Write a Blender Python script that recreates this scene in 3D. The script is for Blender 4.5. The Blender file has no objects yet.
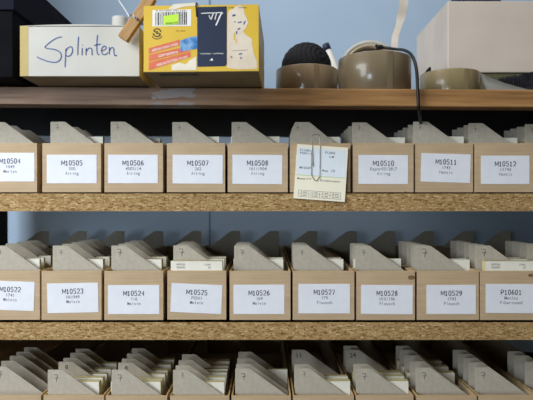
import bpy, bmesh, math, random
from mathutils import Vector, Matrix
random.seed(4)
S = bpy.context.scene
COL = S.collection
PI = math.pi

# ------------------------------------------------------------------ camera, light, exposure
F = 560.0            # focal length in pixels of a 533 x 400 frame
D = 0.72             # camera to the plane of the tray fronts
ZC = 1.30            # camera height
CX, CY = 266.5, 205.0
cam = bpy.data.cameras.new('camera'); cam_o = bpy.data.objects.new('camera', cam); COL.objects.link(cam_o)
cam_o.location = (0, -D, ZC); cam_o.rotation_euler = (PI/2, 0, 0)
cam.sensor_width = 36; cam.lens = F/533*36; cam.shift_y = 5/533; cam.clip_start = 0.01
cam.dof.use_dof = True; cam.dof.focus_distance = 0.73; cam.dof.aperture_fstop = 7.0
S.camera = cam_o

world = bpy.data.worlds.new('world'); S.world = world; world.use_nodes = True
bg = world.node_tree.nodes['Background']
# dim warm room: paler towards the ceiling, dark towards the floor
wt = world.node_tree; wc = wt.nodes.new('ShaderNodeTexCoord'); ws = wt.nodes.new('ShaderNodeSeparateXYZ'); wr = wt.nodes.new('ShaderNodeValToRGB')
wt.links.new(wc.outputs['Generated'], ws.inputs[0]); wt.links.new(ws.outputs['Z'], wr.inputs['Fac']); wt.links.new(wr.outputs['Color'], bg.inputs['Color'])
for el, (p, c) in zip(wr.color_ramp.elements, ((0.0, (0.05, 0.042, 0.035, 1)), (1.0, (1.0, 0.82, 0.58, 1)))): el.position = p; el.color = c
bg.inputs['Strength'].default_value = 0.38

def area(name, loc, target, sx, sy, power, color):
    l = bpy.data.lights.new(name, 'AREA'); l.shape = 'RECTANGLE'; l.size = sx; l.size_y = sy
    l.energy = power; l.color = color
    o = bpy.data.objects.new(name, l); COL.objects.link(o); o.location = loc
    d = Vector(target)-Vector(loc); o.rotation_euler = d.to_track_quat('-Z', 'Y').to_euler()
    return o
area('window_daylight', (-0.98, -0.80, 1.84), (-0.05, 0.1, 1.30), 0.8, 0.80, 22, (0.90, 0.95, 1.0))
area('added_front_fill', (-0.95, -2.3, 1.36), (0.0, 0.3, 1.28), 0.5, 0.55, 14, (0.78, 0.90, 1.0))  # added fill at shelf height, reaches the rear dividers and the wall
area('added_top_fill', (-0.15, -0.12, 2.75), (-0.1, 0.3, 1.3), 1.2, 0.3, 9, (0.90, 0.95, 1.0))  # added fill from above, brightens the wall behind the boards

S.view_settings.view_transform = 'Standard'; S.view_settings.look = 'None'
S.view_settings.gamma = 1; S.view_settings.use_curve_mapping = False
S.view_settings.exposure = 0.0

PX = D/F             # metres per pixel on the plane of the tray fronts
def at(px, py, Z):   # photo pixel at camera distance Z -> world point
    return Vector(((px-CX)*Z/F, Z-D, ZC-(py-CY)*Z/F))

# ------------------------------------------------------------------ materials
def new_mat(name, color, rough=0.7, spec=0.3):
    m = bpy.data.materials.new(name); m.use_nodes = True
    b = m.node_tree.nodes['Principled BSDF']
    b.inputs['Base Color'].default_value = (*color, 1); b.inputs['Roughness'].default_value = rough
    b.inputs['Specular IOR Level'].default_value = spec
    return m, m.node_tree, b
def node(nt, t, **kw):
    n = nt.nodes.new(t)
    for k, v in kw.items():
        if k in n.inputs: n.inputs[k].default_value = v
        else: setattr(n, k, v)
    return n
def coords(nt, scale=(1, 1, 1), rot=(0, 0, 0)):
    tc = node(nt, 'ShaderNodeTexCoord'); mp = node(nt, 'ShaderNodeMapping')
    mp.inputs['Scale'].default_value = scale; mp.inputs['Rotation'].default_value = rot
    nt.links.new(tc.outputs['Object'], mp.inputs['Vector']); return mp.outputs['Vector']
def ramp(nt, stops):
    r = node(nt, 'ShaderNodeValToRGB'); e = r.color_ramp.elements
    while len(e) < len(stops): e.new(0.5)
    for el, (p, c) in zip(e, stops): el.position = p; el.color = (*c, 1)
    return r
def noisy(name, c1, c2, scale, rough=0.75, stretch=(1, 1, 1), detail=4, bump=0.0, lo=0.35, hi=0.65, spec=0.25, extra=None):
    m, nt, b = new_mat(name, c1, rough, spec)
    v = coords(nt, stretch)
    n = node(nt, 'ShaderNodeTexNoise', Scale=scale, Detail=detail); nt.links.new(v, n.inputs['Vector'])
    r = ramp(nt, [(lo, c1), (hi, c2)]); nt.links.new(n.outputs['Fac'], r.inputs['Fac'])
    nt.links.new(r.outputs['Color'], b.inputs['Base Color'])
    if bump:
        bp = node(nt, 'ShaderNodeBump', Strength=bump, Distance=0.0005); nt.links.new(n.outputs['Fac'], bp.inputs['Height'])
        nt.links.new(bp.outputs['Normal'], b.inputs['Normal'])
    return m

def kraft_mat():
    m, nt, b = new_mat('kraft_card', (0.5, 0.35, 0.21), 0.75, 0.25)
    v = coords(nt, (12, 12, 260))
    n = node(nt, 'ShaderNodeTexNoise', Scale=1.0, Detail=3); nt.links.new(v, n.inputs['Vector'])
    r = ramp(nt, [(0.3, (0.48, 0.352, 0.218)), (0.7, (0.57, 0.425, 0.27))]); nt.links.new(n.outputs['Fac'], r.inputs['Fac'])
    v2 = coords(nt); n2 = node(nt, 'ShaderNodeTexNoise', Scale=28.0, Detail=2); nt.links.new(v2, n2.inputs['Vector'])
    mx = node(nt, 'ShaderNodeMixRGB', blend_type='MULTIPLY'); mx.inputs[0].default_value = 0.35
    r2 = ramp(nt, [(0.3, (0.8, 0.78, 0.74)), (0.65, (1, 1, 1))]); nt.links.new(n2.outputs['Fac'], r2.inputs['Fac'])
    nt.links.new(r.outputs['Color'], mx.inputs[1]); nt.links.new(r2.outputs['Color'], mx.inputs[2])
    nt.links.new(mx.outputs[0], b.inputs['Base Color'])
    bp = node(nt, 'ShaderNodeBump', Strength=0.25, Distance=0.0004); nt.links.new(n.outputs['Fac'], bp.inputs['Height'])
    nt.links.new(bp.outputs['Normal'], b.inputs['Normal'])
    return m
KRAFT = kraft_mat()
EDGE = noisy('cut_card_edge', (0.50, 0.33, 0.13), (0.62, 0.42, 0.17), 120)
STAIN = noisy('brown_stain', (0.16, 0.09, 0.045), (0.24, 0.14, 0.07), 200)
GREY = noisy('grey_board', (0.43, 0.39, 0.315), (0.485, 0.445, 0.365), 160, bump=0.15)
PAPER = noisy('white_label_paper', (0.74, 0.76, 0.82), (0.80, 0.82, 0.87), 40, rough=0.6)
CREAM = noisy('cream_slip_paper', (0.84, 0.79, 0.62), (0.88, 0.83, 0.67), 30, rough=0.6)
CARD = noisy('index_card_paper', (0.78, 0.76, 0.66), (0.84, 0.82, 0.73), 60, rough=0.7)
def card_edge():
    m, nt, b = new_mat('stacked_card_edges', (0.7, 0.62, 0.3), 0.8, 0.2)
    v = coords(nt, (4, 1500, 4)); n = node(nt, 'ShaderNodeTexNoise', Scale=1.0, Detail=2); nt.links.new(v, n.inputs['Vector'])
    r = ramp(nt, [(0.35, (0.50, 0.42, 0.17)), (0.65, (0.76, 0.68, 0.38))]); nt.links.new(n.outputs['Fac'], r.inputs['Fac'])
    nt.links.new(r.outputs['Color'], b.inputs['Base Color']); return m
CARDEDGE = card_edge()
INK = new_mat('printing_ink', (0.035, 0.045, 0.08), 0.7)[0]
GREYINK = new_mat('pale_printing_ink', (0.17, 0.19, 0.25), 0.7)[0]
PENCIL = new_mat('pencil_line', (0.07, 0.07, 0.075), 0.7)[0]
BLUEPEN = new_mat('blue_felt_pen', (0.05, 0.09, 0.26), 0.5)[0]
def chip_mat():
    m, nt, b = new_mat('chipboard', (0.5, 0.33, 0.17), 0.85, 0.2)
    v = coords(nt, (230, 230, 700))
    vo = node(nt, 'ShaderNodeTexVoronoi', Scale=1.0, Randomness=1.0); nt.links.new(v, vo.inputs['Vector'])
    sp = node(nt, 'ShaderNodeSeparateColor'); nt.links.new(vo.outputs['Color'], sp.inputs['Color'])
    r = ramp(nt, [(0.0, (0.19, 0.10, 0.035)), (0.2, (0.33, 0.20, 0.08)), (0.55, (0.40, 0.26, 0.11)), (0.88, (0.47, 0.32, 0.145)), (1.0, (0.60, 0.45, 0.24))])
    nt.links.new(sp.outputs[0], r.inputs['Fac'])
    n = node(nt, 'ShaderNodeTexNoise', Scale=420.0, Detail=5); v2 = coords(nt); nt.links.new(v2, n.inputs['Vector'])
    r2 = ramp(nt, [(0.33, (0.4, 0.33, 0.27)), (0.47, (1, 1, 1))]); nt.links.new(n.outputs['Fac'], r2.inputs['Fac'])
    mx = node(nt, 'ShaderNodeMixRGB', blend_type='MULTIPLY'); mx.inputs[0].default_value = 0.8
    nt.links.new(r.outputs['Color'], mx.inputs[1]); nt.links.new(r2.outputs['Color'], mx.inputs[2])
    nt.links.new(mx.outputs[0], b.inputs['Base Color'])
    bp = node(nt, 'ShaderNodeBump', Strength=0.5, Distance=0.0008); nt.links.new(n.outputs['Fac'], bp.inputs['Height'])
    nt.links.new(bp.outputs['Normal'], b.inputs['Normal'])
    return m
CHIP = chip_mat()
CHIPSKIN = noisy('chipboard_face', (0.36, 0.25, 0.13), (0.50, 0.36, 0.21), 90, stretch=(1, 1, 1), detail=6)
def plank_mat():
    m, nt, b = new_mat('old_plank', (0.25, 0.13, 0.06), 0.65, 0.3)
    v = coords(nt, (9, 60, 160)); n = node(nt, 'ShaderNodeTexNoise', Scale=1.0, Detail=5); nt.links.new(v, n.inputs['Vector'])
    r = ramp(nt, [(0.3, (0.20, 0.10, 0.035)), (0.55, (0.36, 0.185, 0.068)), (0.75, (0.45, 0.25, 0.10))]); nt.links.new(n.outputs['Fac'], r.inputs['Fac'])
    rl = ramp(nt, [(0.3, (0.19, 0.12, 0.085)), (0.55, (0.31, 0.205, 0.145)), (0.75, (0.39, 0.27, 0.20))]); nt.links.new(n.outputs['Fac'], rl.inputs['Fac'])
    tc = node(nt, 'ShaderNodeTexCoord'); sx = node(nt, 'ShaderNodeSeparateXYZ'); nt.links.new(tc.outputs['Object'], sx.inputs[0])
    mr = node(nt, 'ShaderNodeMapRange'); mr.inputs[1].default_value = -0.12; mr.inputs[2].default_value = 0.03; nt.links.new(sx.outputs['X'], mr.inputs[0])
    mb = node(nt, 'ShaderNodeMixRGB'); nt.links.new(mr.outputs[0], mb.inputs[0]); nt.links.new(rl.outputs['Color'], mb.inputs[1]); nt.links.new(r.outputs['Color'], mb.inputs[2])
    v2 = coords(nt, (1, 1, 2.4)); n2 = node(nt, 'ShaderNodeTexNoise', Scale=38.0, Detail=3); nt.links.new(v2, n2.inputs['Vector'])
    ab = node(nt, 'ShaderNodeMath', operation='ADD'); ab.inputs[1].default_value = 0.116; nt.links.new(sx.outputs['X'], ab.inputs[0])
    aa = node(nt, 'ShaderNodeMath', operation='ABSOLUTE'); nt.links.new(ab.outputs[0], aa.inputs[0])
    ma = node(nt, 'ShaderNodeMapRange'); ma.inputs[1].default_value = 0.02; ma.inputs[2].default_value = 0.05; ma.inputs[3].default_value = 0.11; ma.inputs[4].default_value = -0.2
    nt.links.new(aa.outputs[0], ma.inputs[0])
    ad = node(nt, 'ShaderNodeMath', operation='ADD'); nt.links.new(n2.outputs['Fac'], ad.inputs[0]); nt.links.new(ma.outputs[0], ad.inputs[1])
    r2 = ramp(nt, [(0.55, (0, 0, 0)), (0.60, (1, 1, 1))]); nt.links.new(ad.outputs[0], r2.inputs['Fac'])
    mx = node(nt, 'ShaderNodeMixRGB'); nt.links.new(r2.outputs['Color'], mx.inputs[0]); nt.links.new(mb.outputs[0], mx.inputs[1])
    mx.inputs[2].default_value = (0.33, 0.29, 0.275, 1)
    # dark knots
    vo = node(nt, 'ShaderNodeTexVoronoi', Scale=13.0); v3 = coords(nt, (1, 1, 0.7)); nt.links.new(v3, vo.inputs['Vector'])
    r3 = ramp(nt, [(0.10, (0.12, 0.1, 0.1)), (0.17, (1, 1, 1))]); nt.links.new(vo.outputs['Distance'], r3.inputs['Fac'])
    m2 = node(nt, 'ShaderNodeMixRGB', blend_type='MULTIPLY'); m2.inputs[0].default_value = 1
    nt.links.new(mx.outputs[0], m2.inputs[1]); nt.links.new(r3.outputs['Color'], m2.inputs[2])
    nt.links.new(m2.outputs[0], b.inputs['Base Color']); return m
PLANK = plank_mat()
SHADE_DARKWOOD = noisy('shade_dark_wood', (0.028, 0.022, 0.018), (0.04, 0.03, 0.024), 30, stretch=(2, 2, 20))  # near-black wood: shade under the top is put into its colour
WALL = noisy('pale_blue_wall_paint', (0.35, 0.45, 0.57), (0.38, 0.48, 0.60), 6, rough=0.85, bump=0.05)
FLOOR = noisy('grey_floor', (0.18, 0.17, 0.16), (0.24, 0.23, 0.21), 20)

# ------------------------------------------------------------------ mesh helpers
class MB:
    """collects shapes and links them as one mesh object"""
    def __init__(s): s.v = []; s.f = []; s.m = []; s.sm = []
    def add(s, vs, fs, mi=0, smooth=False):
        o = len(s.v); s.v += [tuple(v) for v in vs]
        for f in fs: s.f.append([i+o for i in f]); s.m.append(mi); s.sm.append(smooth)
    def box(s, lo, hi, mi=0, M=None):
        x0, y0, z0 = lo; x1, y1, z1 = hi
        vs = [Vector(p) for p in ((x0,y0,z0),(x1,y0,z0),(x1,y1,z0),(x0,y1,z0),(x0,y0,z1),(x1,y0,z1),(x1,y1,z1),(x0,y1,z1))]
        if M: vs = [M @ v for v in vs]
        s.add(vs, [(0,3,2,1),(4,5,6,7),(0,1,5,4),(1,2,6,5),(2,3,7,6),(3,0,4,7)], mi)
    def prism(s, poly, y0, y1, mi=0, mside=None):      # poly in x,z, counter-clockwise seen from -y
        n = len(poly)
        vs = [(x, y0, z) for x, z in poly]+[(x, y1, z) for x, z in poly]
        s.add(vs, [list(range(n)), list(range(2*n-1, n-1, -1))], mi)
        s.add(vs, [(i, i+n, (i+1) % n+n, (i+1) % n) for i in range(n)], mi if mside is None else mside)
    def flat(s, poly, y, mi=0):
        s.add([(x, y, z) for x, z in poly], [list(range(len(poly)))], mi)
    def ribbon(s, pts, w, y, mi=0, taper=False):        # flat pen stroke in the x,z plane
        pts = [Vector(p) for p in pts]; n = len(pts); vs = []
        for i, p in enumerate(pts):
            a = pts[max(i-1, 0)]; b = pts[min(i+1, n-1)]; d = (b-a)
            if d.length < 1e-9: d = Vector((1, 0))
            d.normalize(); nn = Vector((-d.y, d.x))*w/2
            if taper and i in (0, n-1): nn *= 0.5
            vs += [(p.x+nn.x, y, p.y+nn.y), (p.x-nn.x, y, p.y-nn.y)]
        s.add(vs, [(2*i, 2*i+1, 2*i+3, 2*i+2) for i in range(n-1)], mi)
    def tube(s, pts, r, mi=0, n=8, closed=False):
        pts = [Vector(p) for p in pts]; k = len(pts); vs = []; up = None
        for i, p in enumerate(pts):
            a = pts[i-1] if (i or closed) else p; b = pts[(i+1) % k] if (i < k-1 or closed) else p
            t = (b-a).normalized()
            if up is None: up = t.orthogonal().normalized()
            up = (up-t*up.dot(t)).normalized(); sd = t.cross(up)
            rr = r[i] if isinstance(r, (list, tuple)) else r
            vs += [p+(up*math.cos(2*PI*j/n)+sd*math.sin(2*PI*j/n))*rr for j in range(n)]
        fs = []
        for i in range(k if closed else k-1):
            i2 = (i+1) % k
            fs += [(i*n+j, i*n+(j+1) % n, i2*n+(j+1) % n, i2*n+j) for j in range(n)]
        if not closed: fs += [list(range(n))[::-1], [(k-1)*n+j for j in range(n)]]
        s.add(vs, fs, mi, True)
    def lathe(s, prof, n=48, mi=0, smooth=True, M=None, closed=True):   # profile r,z around z
        k = len(prof); vs = []
        for j in range(n):
            a = 2*PI*j/n
            for r, z in prof:
                v = Vector((r*math.cos(a), r*math.sin(a), z)); vs.append(M @ v if M else v)
        fs = []
        for j in range(n):
            j2 = (j+1) % n
            for i in range(k if closed else k-1):
                i2 = (i+1) % k
                fs.append((j*k+i, j2*k+i, j2*k+i2, j*k+i2))
        s.add(vs, fs, mi, smooth)
    def text(s, body, x, z, y, height, width=None, mi=0, rot=0.0):      # centred at x,z facing -y
        vs, fs = text_geo(body)
        x0 = min(v[0] for v in vs); x1 = max(v[0] for v in vs); z0 = min(v[1] for v in vs); z1 = max(v[1] for v in vs)
        k = height/0.73; kx = k if width is None else width/(x1-x0)
        c, sn = math.cos(rot), math.sin(rot); out = []
        for u, v in vs:
            a = (u-(x0+x1)/2)*kx; b = (v-0.365)*k
            out.append((x+a*c-b*sn, y, z+a*sn+b*c))
        s.add(out, fs, mi)
    def typed(s, body, x, z, y, height, pitch, mi=0):     # typewriter capitals and figures as pen strokes
        n = len(body); gw = pitch*0.66
        for i, ch in enumerate(body):
            xc = x+(i-(n-1)/2)*pitch
            for st in GLYPH[ch]:
                g2 = pitch*0.92 if ch == 'M' else gw
                s.ribbon([(xc+(u-0.5)*g2, z+(v-0.5)*height) for u, v in st], (0.6 if ch == 'M' else 0.78)*PX, y, mi)
    def mono(s, body, x, z, y, height, pitch, mi=0):
        n = len(body)
        for i, ch in enumerate(body):
            if ch == ' ': continue
            vs, fs = text_geo(ch); x0 = min(v[0] for v in vs); x1 = max(v[0] for v in vs)
            k = height/0.73; w_ = min((x1-x0)*k, pitch*0.92); kx = w_/(x1-x0); xc = x+(i-(n-1)/2)*pitch
            s.add([(xc+(u-(x0+x1)/2)*kx, y, z+(v-0.365)*k) for u, v in vs], fs, mi)
    def build(s, name, mats, parent=None, loc=None, rot=None, bevel=0.0, auto=False):
        me = bpy.data.meshes.new(name); me.from_pydata(s.v, [], s.f); me.update()
        for p, mi, sm in zip(me.polygons, s.m, s.sm): p.material_index = mi; p.use_smooth = sm
        for m in (mats if isinstance(mats, (list, tuple)) else [mats]): me.materials.append(m)
        o = bpy.data.objects.new(name, me); COL.objects.link(o)
        if parent: o.parent = parent
        if loc is not None: o.location = loc
        if rot is not None: o.rotation_euler = rot
        if bevel:
            b = o.modifiers.new('bevel', 'BEVEL'); b.width = bevel; b.segments = 2; b.limit_method = 'ANGLE'
        return o
GLYPH = {
 'M': [[(0,0),(0,1)],[(0.02,1),(0.5,0.2)],[(0.5,0.2),(0.98,1)],[(1,1),(1,0)]], 'P': [[(0,0),(0,1),(0.75,1),(1,0.85),(1,0.6),(0.75,0.45),(0,0.45)]],
 '0': [[(0.3,0),(0.05,0.25),(0.05,0.75),(0.3,1),(0.7,1),(0.95,0.75),(0.95,0.25),(0.7,0),(0.3,0)]],
 '1': [[(0.1,0.75),(0.5,1),(0.5,0)], [(0.1,0),(0.9,0)]],
 '2': [[(0,0.8),(0.25,1),(0.75,1),(1,0.8),(1,0.6),(0,0),(1,0)]],
 '3': [[(0,0.9),(0.3,1),(0.75,1),(1,0.8),(0.75,0.55),(0.4,0.53)], [(0.75,0.55),(1,0.28),(0.75,0),(0.3,0),(0,0.12)]],
 '4': [[(0.75,0),(0.75,1),(0,0.32),(1,0.32)]], '5': [[(0.95,1),(0.1,1),(0.05,0.55),(0.7,0.6),(1,0.35),(0.75,0),(0.2,0),(0,0.12)]],
 '6': [[(0.9,1),(0.4,0.9),(0.05,0.45),(0.15,0.08),(0.5,0),(0.9,0.15),(0.95,0.4),(0.6,0.58),(0.1,0.4)]], '7': [[(0,1),(1,1),(0.4,0)]],
 '8': [[(0.5,0.54),(0.1,0.75),(0.3,1),(0.7,1),(0.9,0.75),(0.5,0.54),(0.03,0.27),(0.3,0),(0.7,0),(0.97,0.27),(0.5,0.54)]],
 '9': [[(0.1,0),(0.6,0.1),(0.95,0.55),(0.85,0.92),(0.5,1),(0.1,0.85),(0.05,0.6),(0.4,0.42),(0.9,0.6)]]}
_txt = {}
def text_geo(body):
    if body not in _txt:
        c = bpy.data.curves.new('t', 'FONT'); c.body = body; c.resolution_u = 2; c.offset = 0.006
        o = bpy.data.objects.new('t', c); COL.objects.link(o)
        dg = bpy.context.evaluated_depsgraph_get(); me = o.evaluated_get(dg).to_mesh()
        vs = [(v.co.x, v.co.y) for v in me.vertices]; fs = [list(p.vertices) for p in me.polygons]
        o.evaluated_get(dg).to_mesh_clear()
        bpy.data.objects.remove(o); bpy.data.curves.remove(c); _txt[body] = (vs, fs)
    return _txt[body]
def tag(o, label, cat, group=None):
    o['label'] = label; o['category'] = cat
    if group: o['group'] = group
    return o
def empty(name, loc, rot=None):
    o = bpy.data.objects.new(name, None); COL.objects.link(o); o.location = loc; o.empty_display_size = 0.02
    if rot: o.rotation_euler = rot
    return o
def struct(o): o['kind'] = 'structure'; return o
def smooth_path(pts, n=8):
    pts = [Vector(p) for p in pts]; out = []
    for i in range(len(pts)-1):
        p0 = pts[max(i-1, 0)]; p1 = pts[i]; p2 = pts[i+1]; p3 = pts[min(i+2, len(pts)-1)]
        for k in range(n):
            t = k/n
            out.append(0.5*((2*p1)+(p2-p0)*t+(2*p0-5*p1+4*p2-p3)*t*t+(3*p1-p0-3*p2+p3)*t**3))
    return out+[pts[-1]]

# ------------------------------------------------------------------ the setting
WALL_Y = 0.53
b = MB(); b.box((-1.6, WALL_Y, 0), (1.6, WALL_Y+0.05, 2.4)); struct(b.build('wall_back', WALL))
JOINT = new_mat('dark_blue_joint', (0.10, 0.14, 0.19))[0]
b = MB(); b.box((-0.128, WALL_Y-0.0012, 0), (-0.1255, WALL_Y, 2.4)); struct(b.build('trim_1', JOINT))
b = MB(); b.box((-1.6, -2.0, -0.05), (1.6, WALL_Y+0.05, 0)); struct(b.build('floor', FLOOR))

# ------------------------------------------------------------------ shelving
ROW_RIM = [143.5, 271.5, 396.0]
ROW_BOT = [193.6, 321.4, 446.2]
TH = 50.1*PX                                       # tray height
BZ = [ZC-(y-CY)*PX for y in ROW_BOT]               # board tops
TILT = 0.0058
def top_z(x): return ZC+115.6*PX-x*math.tan(TILT)  # upper face of the top plank
shelf = empty('shelving_unit', (0, 0.22, 0))
tag(shelf, 'open shelving unit of chipboard boards with an old brown plank on top', 'shelf')
XL, XR = -0.545, 0.80
for z in BZ:
    b = MB(); t = 0.0222
    b.box((XL, -0.005, z-t), (XR, 0.46, z), 0)
    # pale planed faces above and below the flaky edge
    b.box((XL, -0.0048, z-0.0006), (XR, 0.4602, z+0.0), 1)
    b.box((XL, -0.0048, z-t-0.0004), (XR, 0.4602, z-t+0.0006), 1)
    o = b.build('shelf_board', [CHIP, CHIPSKIN], shelf); o.matrix_parent_inverse = Matrix.Translation((0, -0.22, 0))
    o['label'] = 'chipboard shelf board with flaky edge'
b = MB(); b.box((-0.70, -0.008, -0.0222), (0.96, 0.0195, 0))
o = b.build('front_plank', PLANK, shelf, loc=(0, -0.22, top_z(0)), rot=(0, TILT, 0), bevel=0.0012)
o['label'] = 'old brown wooden front plank with worn grey paint and dark knots'
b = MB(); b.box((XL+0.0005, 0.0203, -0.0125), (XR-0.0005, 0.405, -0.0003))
b.build('shade_dark_top_board', SHADE_DARKWOOD, shelf, loc=(0, -0.22, top_z(0)), rot=(0, TILT, 0))  # dark colour stands in for the shade behind the front plank
for x0 in (XL-0.02, XR):
    b = MB(); b.box((x0, 0.02, 0), (x0+0.02, 0.46, 2.05))  # unseen panels, carried up past the plank to shade the wall
    o = b.build('unseen_shade_side_panel', SHADE_DARKWOOD, shelf); o.matrix_parent_inverse = Matrix.Translation((0, -0.22, 0))

# ------------------------------------------------------------------ trays, dividers, card pads
EDGES = [
 [(-22,36.8),(42.3,100.9),(104.3,162.8),(166.8,225),(227.7,287.8),(289.9,350.6),(353.3,413.6),(415.6,473.6),(475.5,534.5),(537,597)],
 [(-20,39.4),(41.5,101.4),(104.3,163.2),(167,226),(229.6,290.5),(292.8,354.4),(356.7,414.8),(417.4,479),(480.5,541),(543,603)],
 [(-19,40.5),(42.8,103.4),(105.6,167),(170,229.2),(231.4,291),(293,354),(356,413.8),(417,477),(479,537),(539,599)]]
CODES = [
 [('M10504','1049','Merlyn'),('M10505','500','Airing'),('M10506','4505/14','Airing'),('M10507','262','Airing'),('M10508','161/1904','Airing'),
  ('M10509','170','Airing'),('M10510','Rapor03/28/7','Airing'),('M10511','1743','Hamtic'),('M10512','U1743','Hamtic'),None],
 [('M10522','1741','Melvin'),('M10523','HA1949','Melvin'),('M10524','116','Melvin'),('M10525','F0SA1','Melvin'),('M10526','169','Melvin'),
  ('M10527','179','Flausch'),('M10528','H15/196','Flausch'),('M10529','1743','Flausch'),('P10601','Meslau','Fibertuned'),None],
 [None]*10]
# label corners on the photo: left, right, top, bottom, tilt (rad, clockwise positive)
LABELS = [
 [(-15,34.4,152.8,181.5,0),(46.8,96.7,154.7,183.3,0),(108,157.8,154.7,183.2,0),(172.6,222.7,154.8,183.6,0.005),(232.4,282.3,154.8,184,0.006),
  (296,347,155,184,0),(358.5,408,155,184,0.004),(421.4,471,153.6,182.2,0.03),(481,529.5,155.6,184,0),None],
 [(-15,34,281.2,310.3,0.035),(47.3,98.2,283,312.7,-0.018),(108,159.4,285,314,0),(170.7,221.7,284.3,313.3,0.045),(233.5,284.4,284.7,314,0),
  (298.4,350,284,313.5,0),(361,412.7,285,314,0.008),(426.6,476,285,314,0),(485.7,535.5,284,313,0.006),None],
 [None]*10]
# dividers: list of depth ratios (1 = plane of the fronts); left = front-plane px of their left edges
DIV = [
 [(-17,[1.035,1.082,1.145]),(44,[1.03,1.10,1.147]),(106,[1.03,1.058,1.11]),(169,[1.035,1.07,1.12]),(230.5,[1.035,1.075,1.13]),
  (291.5,[1.035,1.08,1.12]),(355.5,[1.04,1.09,1.125,1.155,1.195]),(419,[1.03,1.069,1.11,1.15,1.184]),(480,[1.049,1.075,1.11,1.14]),(541,[1.062,1.096,1.125,1.155])],
 [(-18,[1.035,1.09,1.14,1.185]),(45.5,[1.035,1.083,1.133,1.175,1.224]),(105.5,[1.035,1.084,1.129,1.178]),(169.5,[1.04,1.086,1.12,1.15]),(233,[1.035,1.06,1.09,1.13]),
  (294.5,[1.035,1.07,1.12]),(358.5,[1.035,1.07,1.10]),(420.5,[1.03,1.045,1.065,1.10,1.135,1.165]),(483,[1.035,1.067,1.097,1.138,1.176]),(545,[1.035,1.067,1.099,1.133,1.166])],
 [(-17.5,[1.033,1.07,1.106,1.136,1.172]),(45,[1.012,1.064,1.09,1.128,1.16]),(109.5,[1.012,1.058,1.086,1.123,1.163]),(172,[1.012,1.04,1.074,1.117]),(234.5,[1.02,1.05,1.09,1.136]),
  (295.5,[1.02,1.047,1.152]),(358.5,[1.02,1.05,1.152,1.184]),(419.5,[1.025,1.067,1.11,1.152,1.184]),(481.5,[1.028,1.06,1.09,1.12,1.15]),(541.5,[1.03,1.064,1.11,1.14])]]
# card pads: (depth ratio, thickness mm, right edge front-plane px or None)
PADS = [
 [[],[(1.045,9,95)],[(1.066,9,153)],[(1.045,9,217)],[(1.045,9,280)],[(1.045,7,343)],[(1.05,7,None)],[(1.04,6,None),(1.08,8,None)],[(1.06,6,None)],[(1.07,8,None)]],
 [[(1.046,5,28.6),(1.066,5,28.6),(1.10,9,28.6)],[(1.046,10,95),(1.09,10,95)],[(1.045,12,156.5),(1.09,14,157),],[(1.006,12,222),(1.052,12,222),(1.09,11,222)],
  [(1.046,5,284),(1.066,8,284)],[(1.046,6,347),(1.076,7,347)],[(1.05,8,408)],[(1.036,3,None),(1.052,4,None)],[(1.006,12,None),(1.045,10,None),(1.075,8,None)],[(1.045,8,None),(1.075,8,None)]],
 [[],[(1.022,10,95),(1.045,9,95),(1.07,8,95),(1.10,10,95),(1.14,9,95)],[(1.022,9,158),(1.04,9,158),(1.066,9,158),(1.095,12,158),(1.13,12,158),(1.168,9,158)],
  [(1.018,9,223.5),(1.05,10,223.5),(1.082,9,223.5),(1.10,8,223.5),(1.125,12,223.5),(1.155,12,223.5)],[(1.098,5,None)],[(1.025,10,None),(1.055,8,None)],
  [(1.025,10,None),(1.055,10,None),(1.08,12,None)],[(1.08,10,470),(1.118,9,470),(1.16,8,470)],[],[]]]
SHELFNAME = ['upper shelf', 'middle shelf', 'bottom row']
ORD = ['frontmost', 'second', 'third', 'fourth', 'fifth', 'sixth', 'seventh', 'eighth']
def place_words(r, c):
    if c > 9: return {10: 'tray left of M10522', 11: 'tray two left of M10522', 12: 'tray two right of P10601'}[c] if r == 1 else {10: 'bottom tray left of the picture edge', 11: 'bottom tray farthest left'}[c]
    if r < 2 and CODES[r][c]: return 'tray '+CODES[r][c][0]
    if r == 0: return 'tray right of M10512'
    if r == 1: return 'tray right of P10601'
    if c < 9: return 'bottom tray below '+CODES[1][c][0]
    return 'bottom tray at the right picture edge'
WT = 0.0016      # wall of a tray
TRAY_L = 0.452
DH = TH+24*PX-WT       # divider height above the tray floor
CH = TH+9.5*PX-WT      # card height
def stroke7(b, x, z, k, y, mi):
    b.ribbon([(x-2.0*k, z+2.6*k), (x-1.2*k, z+3.1*k), (x+1.6*k, z+3.0*k), (x+1.7*k, z+1.0*k), (x+0.9*k, z-1.6*k), (x+0.7*k, z-4*k)], 0.55*k, y, mi)
    b.ribbon([(x-1.2*k, z-0.4*k), (x+2.6*k, z-0.1*k)], 0.5*k, y, mi)
def make_divider(w, mark=None, mirror=False, clip_left=False, slot=0.0):
    b = MB(); fl = 14.5*PX; h = DH; c = 0.0009; drop = (w-fl)*0.715
    poly = [(0, 0), (w, 0), (w, h-drop), (fl+c, h-c*0.4), (fl-c, h), (c, h), (0, h-c)]
    if clip_left: poly = [(0, 0), (w, 0), (w, h-drop), (fl+5*PX, h), (5*PX, h), (1.2*PX, h-7*PX), (0, h-12*PX)]
    if mirror: poly = [(w-x, z) for x, z in poly][::-1]
    b.prism(poly, 0, 0.0011, 0, 0)
    if mark:
        kind, mx, mz, k = mark
        x, z = mx*PX, h-mz*PX
        if kind == '7': stroke7(b, x, z, k*PX, -0.00012, 1)
        elif kind == '8': b.text('8', x, z, -0.00012, 5*k*PX, mi=1)
        else: b.text(kind, x, z, -0.00012, 5*k*PX, mi=1, rot=0.1)
    return b
EXTRA = {10: (-81.5, -22.5), 11: (-143, -84), 12: (605, 665)}
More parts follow.
